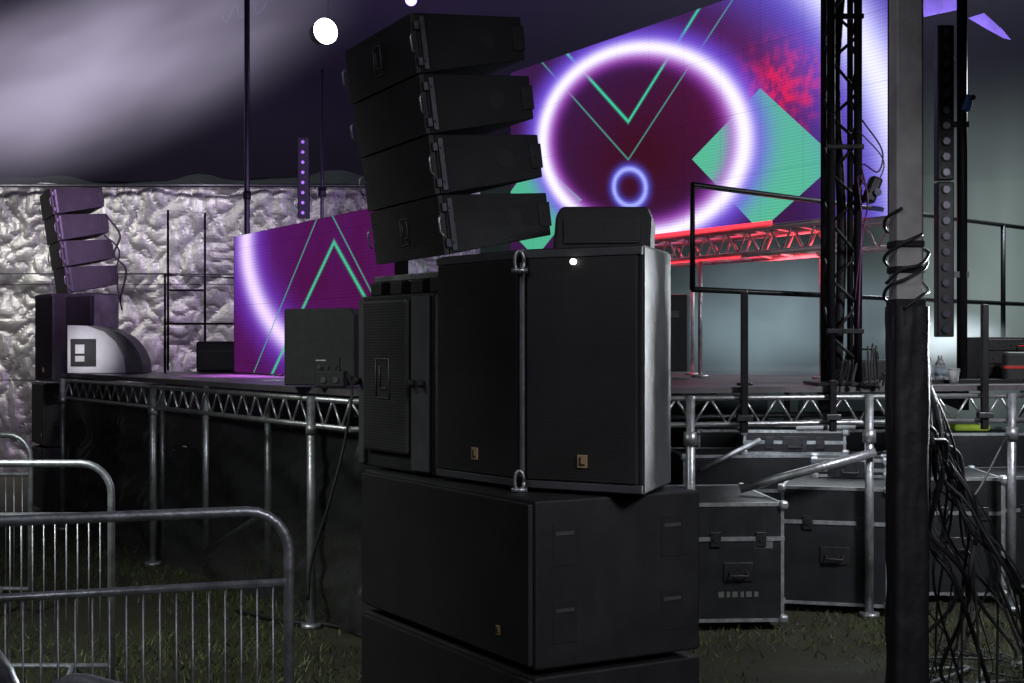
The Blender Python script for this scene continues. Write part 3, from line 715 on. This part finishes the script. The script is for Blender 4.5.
# ------------------------------------------------------------------ flight cases
def fcase(label, loc, rz, wd, dp, h, group='flight cases under the stage', stencil=False, castors=True, lid=.7):
    t = thing('flight_case', label, 'flight case', loc, rz, group)
    b0 = .055 if castors else .005
    c = MB(); c.b2(0, wd, 0, dp, b0, h, .004); c.build('body', M_CASE, t)
    c = MB(); e = .016
    for x in (0, wd):
        for y in (0, dp): c.b2(x-e if x else x-.003, x+.003 if x else x+e, y-e if y else y-.003, y+.003 if y else y+e, b0-.002, h+.002)
    for z in (b0, h):
        for y in (0, dp): c.b2(-.002, wd+.002, y-e if y else y-.004, y+.004 if y else y+e, z-e if z == h else z-.004, z+.004 if z == h else z+e)
        for x in (0, wd): c.b2(x-e if x else x-.004, x+.004 if x else x+e, -.002, dp+.002, z-e if z == h else z-.003, z+.003 if z == h else z+e)
    zl = b0+(h-b0)*lid
    c.b2(-.005, wd+.005, -.006, .004, zl-.012, zl+.012); c.b2(wd-.004, wd+.006, -.003, dp+.003, zl-.011, zl+.011); c.b2(-.006, .004, -.003, dp+.003, zl-.011, zl+.011)
    c.build('edge_trim', M_BARR, t)
    for x in (0, wd):
        for y in (0, dp):
            for z in (b0+.01, h-.01):
                q = MB(); q.box((x, y, z), (.05, .05, .05), None, .014); q.build('corner', M_BARR, t)
    for x in ((wd*.25, wd*.75) if wd > .4 else (wd*.5,)):
        q = MB(); q.b2(x-.03, x+.03, -.012, -.005, zl-.045, zl+.04, .003); q.disc((x, -.014, zl), (0, 1, 0), .018, .008); q.build('latch', M_RIG, t)
    q = MB(); x = wd/2; zz = b0+(h-b0)*.42; q.b2(x-.085, x+.085, -.008, -.001, zz-.055, zz+.055, .003); ho = q.build('handle_dish', M_RIG, t)
    q = MB(); q.tube([(x-.05, -.012, zz), (x-.05, -.03, zz-.02), (x+.05, -.03, zz-.02), (x+.05, -.012, zz)], .007); q.build('handle_grip', M_RUB, ho)
    q = MB(); y = dp/2; q.b2(wd+.001, wd+.008, y-.085, y+.085, zz-.055, zz+.055, .003); q.build('handle_dish', M_RIG, t)
    q = MB(); q.b2(-.008, -.001, y-.085, y+.085, zz-.055, zz+.055, .003); q.build('handle_dish', M_RIG, t)
    if stencil:
        q = MB(); xx = wd*.28
        for wv in (.04, .025, .04, .025, .04, .03):
            q.b2(xx, xx+wv*.8, -.003, -.0008, b0+.14, b0+.172); xx += wv+.008
        q.build('stencil', M_STEN, t)
        q = MB(); q.b2(wd*.68, wd*.88, -.003, -.0008, b0+.42, b0+.47); q.build('sticker', M_STEN, t)
    if castors:
        for x in (.08, wd-.08):
            for y in (.08, dp-.08):
                q = MB(); q.disc((x, y, .026), (1, 0, 0), .025, .03); q.b2(x-.03, x+.03, y-.03, y+.03, .045, .054); q.build('castor', M_RUB, t)
    return t
fcase('black flight case with metal edges directly right of the near subwoofers', (P(692, 0, 8.1).x, 8.06, 0), rad(4), .53, 1.05, .735, stencil=True)
fcase('black flight case turned cornerwise, between the silver scaffold leg and its neighbour case', (P(784, 0, 8.6).x, 8.68, 0), rad(-16), .64, .95, .775)
fcase('wide flight case in the row behind, left part, with a bright lid edge', (P(690, 0, 9.4).x, 9.75, 0), rad(2), .95, .7, .88)
fcase('flight case lying on top of the wide rear case', (P(742, 0, 9.9).x, 9.82, .882), rad(-6), .70, .50, .17, castors=False, lid=.5)
fcase('flight case behind the black wrapped tent pole, mostly hidden', (P(868, 0, 9.4).x, 9.75, 0), rad(5), .42, .55, .86)
fcase('tall black flight case right of the black wrapped tent pole', (P(926, 0, 8.9).x, 8.95, 0), rad(-4), .50, .80, .80)
fcase('case set on top behind the hanging cables, beside a yellow-green vest', (P(934, 0, 9.9).x, 9.95, 0), rad(4), .70, .5, 1.02)
fcase('dark flight case at the far right edge beyond the hanging cables', (P(1003, 0, 9.2).x, 9.2, 0), rad(10), .6, .7, .78)
fcase('low case deep under the stage behind the silver scaffold leg', (P(845, 0, 10.6).x, 10.7, 0), rad(0), .8, .5, 1.0)
fcase('flat lid lying on the cornerwise flight case', (P(812, 0, 9.3).x, 9.22, .780), rad(-12), .46, .34, .12, castors=False, lid=.4)
fcase('small dark case deep under the stage beside the near subwoofers', (P(700, 0, 10.6).x, 10.7, 0), rad(0), .6, .5, 1.0)
t = thing('safety_vest', 'folded yellow-green safety vest on a rear flight case', 'vest', (P(972, 0, 10.0).x, 10.08, 1.03))
c = MB(); c.box((0, 0, .03), (.26, .2, .05), None, .02); c.build('cloth', M_HIVIS, t)
c = MB(); c.box((.05, 0, .06), (.03, .205, .012), None, .004); c.build('reflective_band', M_ALU, t)
t = thing('cable_roll', 'pale rolled cloth lying across the rear flight cases', 'roll', (0, 0, 0))
c = MB(); c.tube([(1.98, 9.75, 1.09), (2.38, 9.72, 1.10)], .035, 12); c.build('roll', M_WHITE, t)
c = MB(); c.tube([(2.16, 9.737, 1.0945), (2.19, 9.735, 1.0955)], .038, 12); c.build('strap', M_RUB, t)

# ------------------------------------------------------------------ gear on right deck
t = thing('equipment_rack', 'black equipment rack with red lights at the right edge of the stage', 'rack', (P(982, 0, 9.5).x, 9.5, HS+.004), rad(2))
c = MB(); c.b2(0, .5, 0, .4, 0, .30, .006); c.build('body', M_CAB, t)
for k in range(3):
    c = MB(); c.b2(.03, .47, -.012, -.001, .03+k*.09, .105+k*.09, .003); ro = c.build('rack_unit', M_RUB, t)
    for x in (.08, .14, .2, .42): c = MB(); c.disc((x, -.016, .067+k*.09), (0, 1, 0), .010, .01, 10); c.build('knob', M_RIG, ro)
    c = MB(); c.b2(.24, .30, -.015, -.0125, .06+k*.09, .067+k*.09); c.build('indicator', M_REDL, ro)
t = thing('carry_case', 'dark carry case with red trim beside the equipment rack', 'case', (P(1005, 0, 9.2).x, 9.2, HS+.004), rad(-12))
c = MB(); c.b2(0, .3, 0, .16, 0, .2, .02); c.build('body', M_RUB, t)
c = MB(); c.b2(-.003, .303, -.004, .164, .09, .11, .002); c.build('trim', mat('red_trim', (.45, .02, .02), .4), t)
c = MB(); c.tube([(.08, .08, .2), (.09, .08, .25), (.21, .08, .25), (.22, .08, .2)], .008); c.build('handle', M_RUB, t)
M_PET = mat('clear_plastic', (.6, .65, .7), .12, 0, spec=.8); M_PET.node_tree.nodes['Principled BSDF'].inputs['Transmission Weight'].default_value = .35
t = thing('water_bottle', 'clear plastic water bottle with pale blue band, right of the tent pole', 'bottle', (P(926, 0, 9.0).x, 9.0, HS+.002), group='water bottles on the deck')
c = MB(); c.tube([(0, 0, 0), (0, 0, .01), (0, 0, .15)], .034, 16); c.tube([(0, 0, .15), (0, 0, .20)], .034, 16, .013); c.build('body', M_PET, t)
c = MB(); c.tube([(0, 0, .20), (0, 0, .222)], .015, 14); c.build('cap', M_WHITE, t)
c = MB(); c.tube([(0, 0, .06), (0, 0, .12)], .0348, 16); c.build('paper_band', mat('pale_blue_paper', (.4, .5, .6), .5), t)
dup(t, (P(940, 0, 9.15).x, 9.15, HS+.002), 'shorter water bottle standing just right of the other one', scale=(1, 1, .8))
t = thing('paper_cup', 'small white paper cup on the deck right of the water bottles', 'cup', (P(953, 0, 9.0).x, 8.98, HS+.002))
c = MB(); c.tube([(0, 0, 0), (0, 0, .09)], .026, 16, .036); c.build('cup', M_WHITE, t)
c = MB(); c.tube([(0, 0, .0905), (0, 0, .097)], .038, 16); c.build('lid', M_STICK, t)
t = thing('fog_machine', 'small dark fog machine on the deck beside the truss tower foot', 'fog machine', (P(888, 0, 9.2).x-.25, 9.3, HS+.003), rad(15))
c = MB(); c.b2(0, .34, 0, .2, .01, .15, .015); c.build('body', M_RIG, t)
c = MB(); c.disc((.36, .1, .08), (1, 0, 0), .025, .06); c.build('nozzle', M_RIG, t)
c = MB(); c.tube([(.05, .1, .15), (.06, .1, .22), (.28, .1, .22), (.29, .1, .15)], .009); c.build('handle', M_BLKM, t)

# ------------------------------------------------------------------ cables
def cable(label, pts, r=.009, m=M_RUB, group=None, name='cable'):
    return tag(MB().tube(smooth(pts), r, 7).build(name, m), label, 'cable', group)
G = 'cables hanging from the tent pole'
LB = 'black cable in the tangle running from the tent pole down to the grass'
for i in range(26):
    s_ = random.uniform; px0 = 905+s_(4, 22)
    pe = 930+i*5+s_(-22, 22); de = s_(5.5, 7.6)
    endx = (pe-512)/F*de
    w1, w2, w3 = s_(-10, 18), s_(-14, 26), s_(-16, 30)
    pts = [Vector((P(px0, 0, 5.62).x, 5.62+s_(-.02, .05), s_(1.3, 1.75))), P(px0+8+s_(-3, 8), 410+s_(-20, 30), 5.62+s_(0, .1)), P(px0+8+i*1.0+w1, 465+s_(-20, 20), 5.7+s_(0, .25)),
           P(px0+10+i*1.8+w2, 520+s_(-20, 20), 5.75+s_(0, .3)), P(px0+14+i*2.8+w3, 585+s_(-20, 15), 5.8+s_(0, .4)), Vector((endx-s_(0, .12), de-s_(0, .2), .12)), Vector((endx, de, .02)),
           Vector((endx+s_(-.1, .4), de+s_(-.4, .3), .02)), Vector((endx+s_(-.3, .4), de+s_(-.7, .1), .03)), Vector((endx+s_(.0, .6), de+s_(-.9, .0), .015))]
    cable(LB, pts, s_(.0028, .0065) if i % 5 else .010, M_CBL if i % 3 else mat('grey_cable_%d' % i, (.20, .20, .21), .45), G)
for i in range(3):
    z0 = 1.98+.10*i; c0 = Vector((1.548, 5.5, 0))
    cable('cable lashed round the middle of the tent pole', [c0+Vector((.085*math.cos(a*.9+i), -.078*math.sin(a*.9+i), z0-.035*a+.01*math.sin(a*3))) for a in range(9)], .007, M_CBL, 'cables lashed on the tent pole')
for i in range(8):
    cx, cy = 1.85+.12*i, 5.5+.2*(i % 3); rr0 = .12+.04*(i % 3)
    cable('coiled cable lying on the grass at the foot of the hanging tangle', [(cx+rr0*math.cos(a*1.1+i), cy+rr0*1.3*math.sin(a*1.1+i), .015+.012*a/3) for a in range(14)], .007, M_CBL, 'coils on the grass')
cable('long cable curving from the pole up to the right over the deck', [P(925, 395, 5.7), P(938, 470, 6.2), P(970, 500, 7), P(1005, 440, 8.6), P(1030, 400, 9)], .007)
cable('thick dark cable swinging across the flight cases at right', [P(935, 420, 5.8), P(960, 470, 6.3), P(990, 560, 7), P(1022, 640, 7.2)], .010, M_CBL)
M_PC = mat('purple_sheathed_cable', (.12, .03, .11), .5)
cable('looping purple cable hanging off the truss tower', [P(862, 120, 8.45), P(882, 150, 8.4), P(878, 172, 8.4), P(862, 165, 8.45), P(868, 200, 8.4), P(862, 240, 8.45), P(858, 330, 8.45)], .005, M_PC)
cable('second purple loop of cable on the truss tower', [P(858, 130, 8.45), P(884, 162, 8.4), P(870, 190, 8.4), P(858, 176, 8.45), P(862, 225, 8.4), P(855, 300, 8.45)], .004, M_PC)
cable('thin cable dropping from the stage monitor down the scaffold leg', [P(345, 372, 8.1), P(352, 390, 7.7), P(345, 440, 7.68), P(330, 500, 7.66), P(312, 560, 7.7), P(308, 600, 7.7)], .008)
cable('cable looping out of the far line array side', [P(106, 215, 13.2), P(120, 235, 13.2), P(114, 255, 13.2), P(126, 270, 13.2), P(120, 300, 13.2)], .010)
cable('second cable looping behind the far line array', [P(104, 235, 13.25), P(119, 250, 13.25), P(116, 275, 13.25), P(122, 310, 13.25)], .008)
cable('wavy cable lying on the grass under the left stage edge', [(-1.7, 8.6, .02), (-1.3, 8.2, .03), (-1.0, 8.1, .02), (-.6, 7.4, .02)], .01)
for i in range(5):
    px = 845+i*9
    cable('thin cable in the coil heaped at the truss tower foot', [P(px+random.uniform(-6, 6), 386-random.uniform(0, 50)*(k % 2), 8.42+.02*i) for k in range(6)], .006, M_RUB if i % 2 else M_BLKM, 'cables at the tower foot')
cable('faint tangled rope hanging from the roof left of the spotlight', [P(222, 14, 16), P(226, 22, 16), P(236, 4, 16), P(240, 18, 16), P(252, 2, 16), P(258, 14, 16), P(270, -3, 16)], .005, mat('pale_rope', (.16, .17, .30), .7), name='rope')

t = thing('fabric_drape', 'angular purple lit fabric panels at the top right of the tent', 'drape')
M_DR = mat('lilac_fabric', (.06, .03, .17), .8, spec=.1)
for pl_ in ([(920, -4), (952, -6), (963, 4), (962, 9), (924, 17)], [(968, 18), (984, 13), (1003, 30), (1011, 40), (1003, 38), (985, 28)]):
    bm = MB(); f_ = bm.bm.faces.new([bm.bm.verts.new(P(a, b_, 13+.004*(a-920))) for a, b_ in pl_]); bm.build('drape_panel', M_DR, t)

# ------------------------------------------------------------------ haze
def haze(name, label, c, sz, colr, st, nscale, stretch=(1, 1, 1), lo=.35, hi=.75, rot=0, det=2.5):
    mm = bpy.data.materials.new(name); mm.use_nodes = True; nt = mm.node_tree; nt.nodes.clear(); N = nt.nodes; L = nt.links
    tc = N.new('ShaderNodeTexCoord'); ln = N.new('ShaderNodeVectorMath'); ln.operation = 'LENGTH'; L.new(tc.outputs['Object'], ln.inputs[0])
    mr = N.new('ShaderNodeMapRange'); mr.interpolation_type = 'SMOOTHSTEP'; L.new(ln.outputs['Value'], mr.inputs['Value']); mr.inputs['From Min'].default_value = 1.0; mr.inputs['From Max'].default_value = .0
    mp = N.new('ShaderNodeMapping'); mp.inputs['Scale'].default_value = stretch; L.new(tc.outputs['Object'], mp.inputs['Vector'])
    n = N.new('ShaderNodeTexNoise'); n.inputs['Scale'].default_value = nscale; n.inputs['Detail'].default_value = det; n.inputs['Roughness'].default_value = .45; n.inputs['Distortion'].default_value = .2; L.new(mp.outputs['Vector'], n.inputs['Vector'])
    m2 = N.new('ShaderNodeMapRange'); L.new(n.outputs['Fac'], m2.inputs['Value']); m2.inputs['From Min'].default_value = lo; m2.inputs['From Max'].default_value = hi
    mu = N.new('ShaderNodeMath'); mu.operation = 'MULTIPLY'; L.new(mr.outputs['Result'], mu.inputs[0]); L.new(m2.outputs['Result'], mu.inputs[1])
    mu2 = N.new('ShaderNodeMath'); mu2.operation = 'MULTIPLY'; L.new(mu.outputs[0], mu2.inputs[0]); mu2.inputs[1].default_value = st
    e = N.new('ShaderNodeEmission'); e.inputs['Color'].default_value = (*colr, 1); L.new(mu2.outputs[0], e.inputs['Strength'])  # smoke emits its own glow in place of stage light falling on it
    o = N.new('ShaderNodeOutputMaterial'); L.new(e.outputs[0], o.inputs['Volume'])
    bm = bmesh.new(); bmesh.ops.create_icosphere(bm, subdivisions=3, radius=1); me = bpy.data.meshes.new(name); bm.to_mesh(me); bm.free(); me.materials.append(mm)
    ob = bpy.data.objects.new(name, me); COL.objects.link(ob); ob.location = c; ob.scale = sz; ob.rotation_euler = (0, rot, 0)
    tag(ob, label, 'smoke', kind='stuff'); return ob
haze('stage_smoke', 'pale self-glowing stage smoke drifting under the tent roof, upper left', P(80, 70, 15), (3.5, .45, 1.25), (.47, .42, .57), 3.2, 2.0, (.9, .3, .9), lo=.10, hi=.85, rot=rad(-18))
haze('low_stage_smoke', 'blue grey smoke drifting over the right stage under the truss', P(775, 318, 11.8), (1.6, .4, .85), (.28, .38, .43), 3.0, 2.0, (1, .5, .8), lo=.15, hi=.85)
haze('back_stage_smoke', 'grey green smoke glowing at the right behind the light bars', P(990, 270, 12.6), (1.5, .4, 2.2), (.27, .34, .33), 2.8, 2.0, (1, .5, .8), lo=.12, hi=.85)
haze('fog_jet', 'white fog glowing low over the right deck behind the water bottles', P(945, 338, 10.6), (.55, .25, .26), (.50, .58, .64), 9.0, 2.0, lo=.1)

# ------------------------------------------------------------------ lights
def area(loc, aim, size, e, c, spread=None):
    l = bpy.data.lights.new('stage_and_fill_lamp', 'AREA'); l.energy = e; l.color = c; l.size = size
    if spread: l.spread = rad(spread)
    o = bpy.data.objects.new('stage_and_fill_lamp', l); COL.objects.link(o); o.location = loc
    o.rotation_euler = (Vector(aim)-Vector(loc)).to_track_quat('-Z', 'Y').to_euler(); return o
area((-8.0, 15.0, 5.0), (-6.4, 17.6, 2.2), .5, 70, (1, .97, .93), 120)
area((-3.2, 15.4, 4.9), (-4.6, 17.6, 2.4), .4, 32, (.95, .85, 1), 120)
area((-1, 13, 3.2), (-2, 18, 6), 3, 60, (.6, .38, 1))
area((-1.7, 11.6, 4.2), (-1.75, 11.5, 1.4), .4, 60, (.75, .2, 1), 38)
area((-3.2, 11.0, 3.8), (-4.3, 13.5, 2.4), .5, 12, (.8, .5, 1), 50)
area((-3.3, 10.8, 2.3), (-3.75, 12.3, 1.6), .1, .55, (.95, .92, 1), 22)  # small added lamp that brightens the off-white cabinet
area((2.3, 10.6, 2.26), (2.3, 10.7, 3.2), .6, 14, (1, .08, .1))
area((1.2, 11.4, 3.3), (1.6, 12.0, 2.4), .5, 24, (1, .05, .1))
area((3.6, 6.9, 1.9), (.5, 4.72, 1.6), .3, 8, (.9, .95, 1), 30)
area((4.2, 10.8, 3.8), (2.4, 9.0, .9), .5, 70, (.85, .95, 1))
area((4.2, 12.5, 4.0), (5.5, 20, 3), 1, 170, (.72, .88, .86))
area((-2.6, 1.4, 4.4), (-.3, 5, 1.4), 1.6, 36, (.88, .89, 1))  # added soft fill from beside the camera, no lamp stands there
area((2.2, 1.6, 3.2), (.5, 4.8, 1.0), .8, 8, (.9, .92, 1), 60)  # added fill for the right side of the subwoofers
area((3.5, 6.0, 3.3), (2.2, 8.9, .5), .6, 26, (.95, .97, 1), 75)  # lamp added in front to brighten flight cases and hanging cables
area((2.0, 9.3, 1.2), (2.0, 9.35, .5), .9, 7, (.9, .95, 1))  # added lamp hidden under the deck, lights the case tops
area((3.4, 9.5, 1.2), (3.4, 9.5, .5), .6, 4, (.9, .95, 1))  # another added lamp under the deck, over the right-hand cases
area((-1.6, 9.9, 1.3), (-2.0, 11.0, .6), .3, 6, (.9, .92, 1))  # added behind the scrim to bring out the scaffold legs
area((-3.4, 5.2, 3.6), (-1.8, 7.2, .4), .8, 30, (.92, 1, .9), 90)  # added light at left for the barriers and grass
